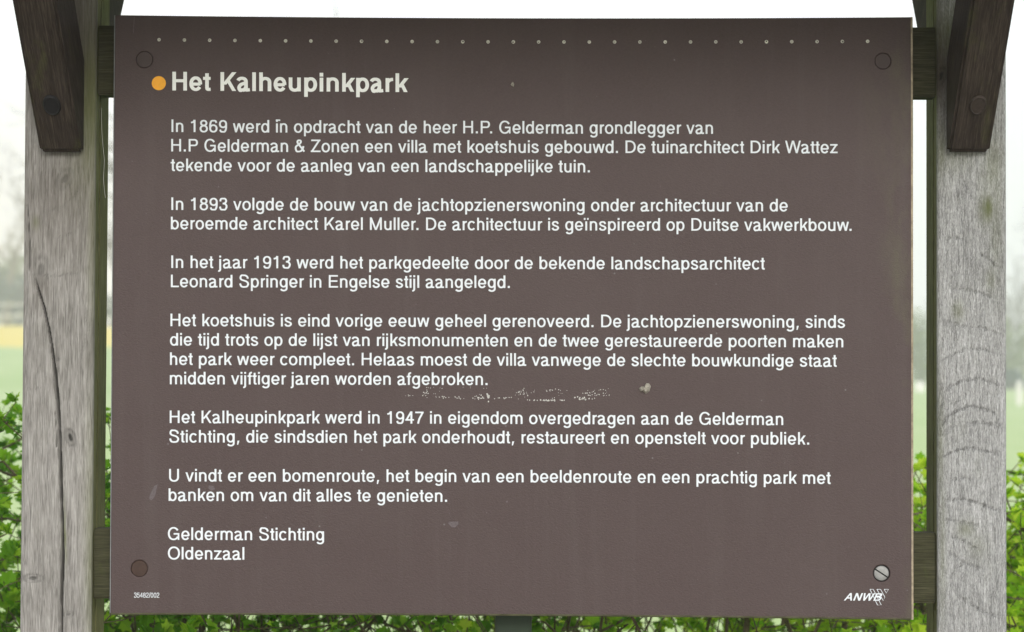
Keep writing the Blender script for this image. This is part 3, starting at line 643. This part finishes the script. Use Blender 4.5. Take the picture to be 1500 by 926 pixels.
# extra accent dot over the first "in", as printed
line_strokes('print_flaw', [[(404.0, 176.0), (410.5, 176.2)]], 2.4, M['ink'])
# ---------------------------------------------------------------- wear on the panel
V = []; F = []
def speck(px, py, r, n=5):
    b0 = len(V); a0 = random.uniform(0, 6)
    for i in range(n): V.append(U(px + r * random.uniform(.7, 1.2) * math.cos(a0 + 6.283 * i / n), py + r * random.uniform(.7, 1.2) * math.sin(a0 + 6.283 * i / n), PY_F - .00025))
    F.append(tuple(range(b0, b0 + n)))
for cx0, cy0, sx_, sy_, n, r in ((600, 580, 8, 2, 6, .7), (621, 576, 6, 8, 16, .7), (650, 582, 14, 1.5, 12, .8), (672, 583, 6, 1.5, 6, .8), (700, 582, 10, 3, 16, .9), (716, 581, 3, 4, 14, 1.3),
                               (740, 583, 12, 1, 10, .8), (765, 578, 8, 7, 18, .8), (800, 586.5, 22, .8, 34, 1.0), (812, 571, 16, 1.5, 14, .7), (820, 579, 10, 6, 8, .6), (852, 584, 8, 3, 18, 1.0),
                               (868, 578, 12, 7, 26, .75), (888, 576, 6, 6, 12, .7), (770, 573, 14, 2, 8, .6), (690, 568, 60, 3, 8, .5), (640, 571, 10, 4, 7, .6)):
    for _ in range(n): speck(random.gauss(cx0, sx_ * .6), random.gauss(cy0, sy_ * .6), r * random.uniform(.6, 1.25))
o = mesh('residue_specks', V, F, M['speck'], panel); o['kind'] = 'stuff'
V = []; F = []
for _ in range(150): speck(random.uniform(180, 1325), random.uniform(40, 892), random.choice([.5, .5, .6, .7, .9]))
for px, py, r in ((246, 650.5, 1.6), (1173.5, 484.5, 1.2), (1186.5, 638.5, 1.1), (320, 273.5, 1.5), (742.6, 735, 1.8), (1211, 870, 1.3), (390, 758, 1.4), (1329, 865, 1.2)): speck(px, py, r)
o = mesh('dust_specks', V, F, M['smear'], panel); o['kind'] = 'stuff'
def smear(pts): mesh('smear', [U(x, y, PY_F - .00018) for x, y in pts], [tuple(range(len(pts)))], M['smear'], panel)
smear([(231, 709), (226, 712), (220, 724), (218.5, 731), (222, 733), (227, 727), (229, 718)])
smear([(656, 766), (660, 764.5), (671, 764), (671.5, 768), (666, 773), (661, 772)])
smear([(306, 711), (313, 712), (315, 717), (309, 719), (305, 715)])
smear([(196.3, 24.5), (197.2, 24.5), (195.8, 49), (194.8, 49)])
def blob(name, c_px, pts, hgt, mat, label, cat):
    """small lump stuck to the face of the panel"""
    N = len(pts); cxp = sum(p[0] for p in pts) / N; cyp = sum(p[1] for p in pts) / N; V = []; F = []
    for k, (s, y) in enumerate(((1, 0.0002), (.9, .45), (.62, .85), (.25, 1.0))):
        for x, y_ in pts: V.append(U(cxp + (x - cxp) * s + random.uniform(-.5, .5), cyp + (y_ - cyp) * s + random.uniform(-.5, .5), PY_F - hgt * y * random.uniform(.85, 1.15)))
    for k in range(3):
        for i in range(N): F.append((k * N + i, (k + 1) * N + i, (k + 1) * N + (i + 1) % N, k * N + (i + 1) % N))
    F.append(tuple(3 * N + i for i in range(N))); o = mesh(name, V, F, mat, smooth=False); return tag(o, label, cat)
blob('mud_clump', None, [(936, 569), (940, 566), (944, 566.5), (947, 561), (951, 562), (953, 566), (951, 573), (946, 577), (942, 573), (938, 574)], .007, M['mud'],
     'pale grey clump of dried mud stuck to the brown panel below the fourth paragraph', 'mud clump')
blob('insect_cocoon', None, [(749.5, 120.5), (751.5, 120.3), (753.3, 123.5), (752.8, 127.5), (750, 126.5), (748.3, 124)], .003, M['mud'],
     'tiny brown cocoon stuck to the panel to the right of the heading', 'cocoon')
# cobweb thread hanging by the left post
cw = [(148.5, 158), (149, 190), (151, 215), (153, 235), (151.5, 262), (153, 280), (154.5, 290)]
V = []; F = []
for i, (x, y) in enumerate(cw):
    p = U(x, y, .02); V += [p + Vector((-.00018, 0, 0)), p + Vector((.00018, 0, 0)), p + Vector((0, .0003, 0))]
    if i: b = 3 * i; F += [(b - 3 + k, b - 3 + (k + 1) % 3, b + (k + 1) % 3, b + k) for k in range(3)]
tag(mesh('cobweb_thread', V, F, M['speck']), 'thin white cobweb thread hanging down beside the inner side of the left post', 'cobweb')
# ---------------------------------------------------------------- plants
def tube(V, F, pts, radii, n=4):
    prev = None
    for i, p in enumerate(pts):
        d = (pts[min(i + 1, len(pts) - 1)] - pts[max(i - 1, 0)]); d = d.normalized() if d.length > 1e-9 else Vector((0, 0, 1))
        a = d.cross(Vector((.31, .95, .05))).normalized(); b = d.cross(a); base = len(V)
        for k in range(n):
            an = 2 * math.pi * k / n; V.append(p + (a * math.cos(an) + b * math.sin(an)) * radii[i])
        if prev is not None: F += [(prev + k, prev + (k + 1) % n, base + (k + 1) % n, base + k) for k in range(n)]
        prev = base
def leaf_material(name, c0, c1, c2, trans=.55):
    t = NT(name); oi = t.n('ShaderNodeNewGeometry'); r = oi.outputs['Random Per Island']
    c = t.ramp(r, [(0, c0), (.5, c1), (1, c2)])
    t.l(c, t.b.inputs['Base Color']); t.b.inputs['Roughness'].default_value = .5; t.b.inputs['Specular IOR Level'].default_value = .15
    tr = t.n('ShaderNodeBsdfTranslucent'); t.l(c, tr.inputs[0]); m = t.n('ShaderNodeMixShader'); m.inputs[0].default_value = trans
    t.l(t.b.outputs[0], m.inputs[1]); t.l(tr.outputs[0], m.inputs[2]); t.l(m.outputs[0], t.t.nodes['Material Output'].inputs[0]); return t.m
M['leaf_a'] = leaf_material('hawthorn_leaf', (.07, .22, .01), (.18, .42, .02), (.38, .62, .04))
M['leaf_b'] = leaf_material('young_hawthorn_leaf', (.16, .40, .012), (.38, .64, .025), (.62, .78, .07), .58)
M['twig'] = simple('hawthorn_bark', (.12, .10, .06), .9, .1, var=.4, scale=80, bump=.5)
M['bark'] = simple('grey_tree_bark', (.14, .12, .10), .9, .1, var=.3, scale=3)
M['bark_green'] = simple('greenish_tree_bark', (.20, .18, .13), .9, .1, var=.3, scale=3)
LEAF = [(0, 0), (.16, .18), (.46, .30), (.34, .46), (.42, .68), (.17, .70), (0, 1.0), (-.17, .70), (-.42, .68), (-.34, .46), (-.46, .30), (-.16, .18)]
def add_leaf(V, F, p, d, up, s):
    d = d.normalized(); a = d.cross(up); a = a.normalized() if a.length > 1e-6 else Vector((1, 0, 0)); n = a.cross(d); b0 = len(V); fold = random.uniform(.05, .5); curl = random.uniform(-.1, .35)
    for x, y in LEAF: V.append(p + (a * x + d * y + n * (abs(x) * fold - y * y * curl)) * s)
    F += [(b0, b0 + 1, b0 + 2, b0 + 3, b0 + 4, b0 + 5, b0 + 6), (b0 + 6, b0 + 7, b0 + 8, b0 + 9, b0 + 10, b0 + 11, b0)]
def hawthorn(x0, y0, top, wx, label, mat, dens=1.0, lean=0, leafs=.021, seed=1, trunks=()):
    random.seed(seed); root = tag(empty('hawthorn_bush', (x0, y0, 0)), label, 'bush', 'hawthorn bushes of the hedge behind the board')
    V, F, LV, LF = [], [], [], []
    def rv(s=1): return Vector((random.gauss(0, s), random.gauss(0, s), random.gauss(0, s)))
    def shoot(p, d, L, r, lv):
        n = max(3, int(L / .045)); pts = [p.copy()]; cur = p.copy(); dd = d.normalized()
        for i in range(n):
            dd = (dd + rv(.16) + Vector((0, 0, .05))).normalized(); cur = cur + dd * (L / n)
            if cur.y < .28: break
            if cur.z > top + random.uniform(-.04, .03): break
            pts.append(cur.copy())
            if lv >= 1 or cur.z > top - .35:
                if random.random() < (.9 if cur.z > zl - .33 or abs(x0) > .8 else .5) * dens:
                    k = random.choice([4, 5, 6, 7]); out = (dd.cross(rv())).normalized()
                    for _ in range(k):
                        ld = (out + rv(.45) + dd * .5 + Vector((0, 0, .25))); add_leaf(LV, LF, cur + rv(.002), ld, (Vector((0, 0, 1)) + rv(.5)), leafs * random.uniform(.4, 1.35))
            if lv < 2 and random.random() < (1.0 if lv == 0 else .55):
                sd_ = (dd * .35 + rv(.7) + Vector((0, 0, .12))); shoot(cur, sd_, L * random.uniform(.28, .5) if lv == 0 else L * random.uniform(.3, .6), r * .5, lv + 1)
        m = len(pts)
        if m > 1: tube(V, F, pts, [r * (1 - .65 * i / m) for i in range(m)], 5 if lv == 0 else 3)
    for tx, tr in trunks:        # older, thicker stems
        tube(V, F, [Vector((tx + random.gauss(0, .006) + .02 * i, y0 - .05 + random.gauss(0, .004), -.03 + i * (top - .12) / 6)) for i in range(7)], [tr * (1.25 - .07 * i) for i in range(7)], 8)
    for k in range(int((11.5 if abs(x0) > .8 else 8) * wx / .6)):
        bx = x0 + random.uniform(-.5, .5) * wx; by = y0 + random.uniform(-.16, .16)
        shoot(Vector((bx, by, -.03)), Vector((random.gauss(lean, .22), random.gauss(0, .18), 1)), top * random.uniform(.85, 1.15), random.uniform(.004, .009), 0)
    mesh('branches', V, F, M['twig'], root); mesh('foliage', LV, LF, mat, root); return root
zl = CAM.z
hawthorn(-.92, .82, zl - .03, .62, 'dark green hawthorn bush beside and behind the left post', M['leaf_a'], 1.6, 0, .022, 11)
hawthorn(-.36, 1.0, zl - .16, .6, 'hawthorn bush with bare dark twigs showing under the left half of the panel', M['leaf_a'], .75, 0, .023, 12, ((U(280, 905, 1.0).x - .08, .007), (U(205, 905, 1.0).x - .1, .004)))
hawthorn(.26, 1.15, zl - .14, .7, 'yellow-green hawthorn bush showing under the panel right of the green support', M['leaf_b'], .8, 0, .022, 13, ((U(1083, 905, 1.1).x - .09, .0065), (U(1045, 905, 1.1).x - .09, .0035), (U(1130, 905, 1.1).x - .09, .0035)))
hawthorn(.98, 1.35, zl - .13, .85, 'bright green blurred hawthorn bush beside and behind the right post', M['leaf_b'], 1.6, 0, .022, 14)
random.seed(21)
# bare park trees: a trunk and a crown of branches, three kinds copied with their parts
def bare_tree(height, seed, levels=5, spread=.55):
    random.seed(seed); TV, TF, CV, CF = [], [], [], []
    def rv(s): return Vector((random.gauss(0, s), random.gauss(0, s), random.gauss(0, s)))
    def grow(p, d, L, r, lv):
        n = 3; pts = [p.copy()]; cur = p.copy(); dd = d.copy()
        for i in range(n): dd = (dd + rv(.10) + Vector((0, 0, .04))).normalized(); cur = cur + dd * L / n; pts.append(cur.copy())
        rr = [r * (1 - .35 * i / n) for i in range(n + 1)]
        tube(*((TV, TF) if lv == 0 else (CV, CF)), pts, rr, 7 if lv == 0 else 3)
        if lv < levels:
            for k in range(random.choice([3, 4, 4]) if lv < levels - 1 else 5):
                q = random.choice(pts[1:] if lv else pts[2:]); grow(q, (dd + rv(spread)).normalized(), L * random.uniform(.52, .78), r * .52, lv + 1)
    grow(Vector((0, 0, -.2)), Vector((0, 0, 1)), height * .36, height * .019, 0)
    return TV, TF, CV, CF
protos = []
for k, (h, lv) in enumerate(((15, 5), (13, 5), (16, 5))):
    a = bare_tree(h, 40 + k, lv); r = empty('bare_tree', (0, 0, 0)); t1 = mesh('trunk', a[0], a[1], M['bark' if k != 1 else 'bark_green'], r); t2 = mesh('crown', a[2], a[3], M['bark' if k != 1 else 'bark_green'], r); protos.append((r, [t1, t2]))
used = set()
def place_tree(k, px, dist, sc, rz, label, group):
    r, ch = protos[k]
    if k not in used: used.add(k); n = r
    else:
        n = r.copy(); COL.objects.link(n)
        for c in ch: q = c.copy(); COL.objects.link(q); q.parent = n
    x = CAM.x + (dist - CAM.y) * ((px - CX) / FPX - .0140)
    n.location = (x, dist, ground_h(x, dist)); n.scale = (sc, sc, sc); n.rotation_euler = (0, 0, rz)
    return tag(n, label, 'tree', group)
NEAR = 'bare trees standing in the park behind the panel'
place_tree(0, 345, 62, 1.0, .3, 'bare tree whose blurred branches show above the left part of the panel', NEAR)
place_tree(1, 655, 70, 1.15, 1.9, 'bare tree whose blurred branches show above the middle of the panel', NEAR)
place_tree(2, 490, 84, 1.1, 4.0, 'bare tree farther back whose faint twigs show between two others above the panel', NEAR)
FAR = 'bare trees of the far wood edge'
for i, (px, d, sc, k, lb) in enumerate(((-70, 160, 1.05, 0, 'bare tree at the left picture edge, tallest of the far wood edge'), (8, 152, .95, 1, 'greenish bare tree in the far wood edge just left of the left post'),
        (60, 165, 1.1, 2, 'far bare tree with its crown showing on both sides of the left post'), (165, 158, .95, 0, 'bare tree of the far wood edge in the gap between left post and panel'),
        (1290, 166, .85, 0, 'mostly hidden bare tree of the far wood edge, just right of the panel'), (1350, 158, .8, 1, 'greenish bare tree of the far wood edge in the gap between panel and right post'),
        (1440, 170, .85, 2, 'bare tree in the far wood edge mostly behind the right post'), (1482, 150, .85, 0, 'bare tree of the far wood edge close to the right side of the right post'),
        (1516, 160, .8, 1, 'greenish bare tree at the right edge of the picture in the far wood edge'), (1570, 156, 1.0, 2, 'bare tree reaching into the picture from beyond its right edge'))):
    place_tree(k, px, d, sc, i * 1.7, lb, FAR)
# evergreen shrubs at the far edge of the field
M['far_green'] = leaf_material('evergreen_foliage', (.012, .045, .04), (.02, .065, .055), (.04, .09, .07), .2)
M['far_yellow'] = leaf_material('fresh_foliage', (.14, .19, .05), (.20, .25, .08), (.26, .30, .12), .3)
def shrub_mesh(seed, wdt, hgt, n=1500):
    r = random.Random(seed); V, F = [], []
    cl = [(r.uniform(-.75, .75), r.uniform(-.6, .6), r.uniform(.2, .85), r.uniform(.22, .42)) for _ in range(12)]
    for i in range(n):
        c = r.choice(cl); a, b = r.uniform(0, 6.283), math.acos(r.uniform(-1, 1)); q = c[3] * r.uniform(.6, 1.05)
        p = Vector(((c[0] + q * math.sin(b) * math.cos(a)) * wdt / 2, (c[1] + q * math.sin(b) * math.sin(a)) * wdt / 2, max(.02, (c[2] + q * math.cos(b) * .8)) * hgt * .85))
        s = r.uniform(.10, .24); u = Vector((r.gauss(0, 1), r.gauss(0, 1), r.gauss(0, 1))).normalized(); v = u.cross(Vector((r.gauss(0, 1), r.gauss(0, 1), r.gauss(0, 1)))).normalized(); b0 = len(V)
        V += [p - u * s, p + v * s * .6, p + u * s, p - v * s * .6]; F.append((b0, b0 + 1, b0 + 2, b0 + 3))
    return V, F
def shrub(px, dist, wdt, hgt, seed, mat, label, cat='shrub', group=None):
    x = CAM.x + (dist - CAM.y) * ((px - CX) / FPX - .0140); r = empty('evergreen_shrub' if mat != 'far_yellow' else 'budding_shrub', (x, dist, ground_h(x, dist)))
    V, F = shrub_mesh(seed, wdt, hgt); o = mesh('foliage', V, F, M[mat]); o.parent = r
    V, F = [], []; tube(V, F, [Vector((0, 0, -.1)), Vector((.05, 0, hgt * .3)), Vector((0, .05, hgt * .6))], [.09, .07, .04], 6); o = mesh('stem', V, F, M['bark']); o.parent = r
    return tag(r, label, cat, group)
GE = 'evergreen shrubs along the far field edge'
shrub(-25, 152, 5.5, 4.6, 1, 'far_green', 'blue-green evergreen shrub at the far field edge left of the left post, left one', group=GE)
shrub(28, 154, 4.5, 4.2, 2, 'far_green', 'blue-green evergreen shrub at the far field edge just left of the left post', group=GE)
shrub(100, 153, 5.0, 3.8, 3, 'far_green', 'evergreen shrub at the far field edge hidden behind the left post', group=GE)
shrub(165, 155, 4.0, 2.8, 4, 'far_green', 'evergreen shrub seen in the gap between left post and panel', group=GE)
shrub(2, 158, 4.0, 6.2, 5, 'far_yellow', 'yellow-green budding shrub rising above the evergreens at the far left edge')
shrub(1478, 140, 1.8, 1.3, 6, 'far_green', 'low blue-green shrub at the far field edge just right of the right post', group=GE)
shrub(1345, 146, 3.5, 6.0, 7, 'far_yellow', 'pale yellow-green shrub seen in the gap between panel and right post')
shrub(1495, 150, 3.5, 5.0, 8, 'far_yellow', 'pale yellow-green shrub at the far field edge right of the right post')
# pale markers on the grass
def marker(name, px, pyb, hpx, wpx, dist, label, cat):
    x = CAM.x + (dist - CAM.y) * ((px - CX) / FPX - .0140); k = (dist - CAM.y) / FPX; z = ground_h(x, dist); r = wpx * k / 2; h = hpx * k
    V, F = [], []; tube(V, F, [Vector((x, dist, z - .05)), Vector((x, dist, z + h * .5)), Vector((x, dist, z + h * .9)), Vector((x, dist, z + h))], [r, r, r * .85, r * .3], 12)
    F.append(tuple(range(len(V) - 12, len(V)))); tag(mesh(name, V, F, M['white']), label, cat)
M['white'] = simple('white_paint', (.8, .76, .74), .7, .2, var=.05, scale=5)
marker('white_post', 1491, 603, 36, 9, 95, 'thin white post standing in the grass right of the right post', 'post')
marker('white_stone', 1346, 568, 15, 15, 120, 'round white stone in the far grass seen between panel and right post', 'stone')
# rail fence in front of the far shrubs on the left
V, F = [], []; k_ = (147 - CAM.y) / FPX
def box_vf(V, F, lo, hi):
    b = len(V); V += [Vector((x, y, z)) for z in (lo[2], hi[2]) for y in (lo[1], hi[1]) for x in (lo[0], hi[0])]
    F += [tuple(b + i for i in f) for f in ((0, 2, 3, 1), (4, 5, 7, 6), (0, 1, 5, 4), (2, 6, 7, 3), (0, 4, 6, 2), (1, 3, 7, 5))]
fx0, fx1 = CAM.x + 150 * ((-60 - CX) / FPX - .014), CAM.x + 150 * ((190 - CX) / FPX - .014)
ff = tag(empty('rail_fence', (fx0, 147, ground_h(fx0, 147))), 'pale wooden rail fence before the blue-green shrubs at the far left', 'fence')
M['fence'] = simple('pale_fence_wood', (.55, .56, .53), .9, .1, var=.1, scale=3)
n_ = 5
for i in range(n_ + 1):
    x = fx0 + (fx1 - fx0) * i / n_; g = ground_h(x, 147); V, F = [], []; box_vf(V, F, (x - .06, 146.94, g - .1), (x + .06, 147.06, g + 1.5)); mesh('fence_post', V, F, M['fence'], ff)
for hgt in (.65, 1.4):
    for i in range(n_):
        xa, xb = fx0 + (fx1 - fx0) * i / n_, fx0 + (fx1 - fx0) * (i + 1) / n_; V, F = [], []; g = (ground_h(xa, 147) + ground_h(xb, 147)) / 2
        box_vf(V, F, (xa + .062, 146.96, g + hgt - .05), (xb - .062, 147.04, g + hgt + .05)); mesh('fence_rail', V, F, M['fence'], ff)
# haze over the park
hb_ = mesh('haze', [(x, y, z) for z in (-1.2, 34) for y in (-42, 402) for x in (-252, 252)], [(0, 1, 3, 2), (4, 6, 7, 5), (0, 4, 5, 1), (2, 3, 7, 6), (0, 2, 6, 4), (1, 5, 7, 3)], [])
bmx = bmesh.new(); bmx.from_mesh(hb_.data); bmesh.ops.recalc_face_normals(bmx, faces=bmx.faces); bmx.to_mesh(hb_.data); bmx.free()
hm = bpy.data.materials.new('haze'); hm.use_nodes = True; hm.node_tree.nodes.remove(hm.node_tree.nodes['Principled BSDF'])
pv = hm.node_tree.nodes.new('ShaderNodeVolumePrincipled'); pv.inputs['Color'].default_value = (.98, .98, 1, 1); pv.inputs['Density'].default_value = .0035; pv.inputs['Anisotropy'].default_value = .3
hm.node_tree.links.new(pv.outputs[0], hm.node_tree.nodes['Material Output'].inputs['Volume']); hb_.data.materials.append(hm); tag(hb_, kind='stuff')
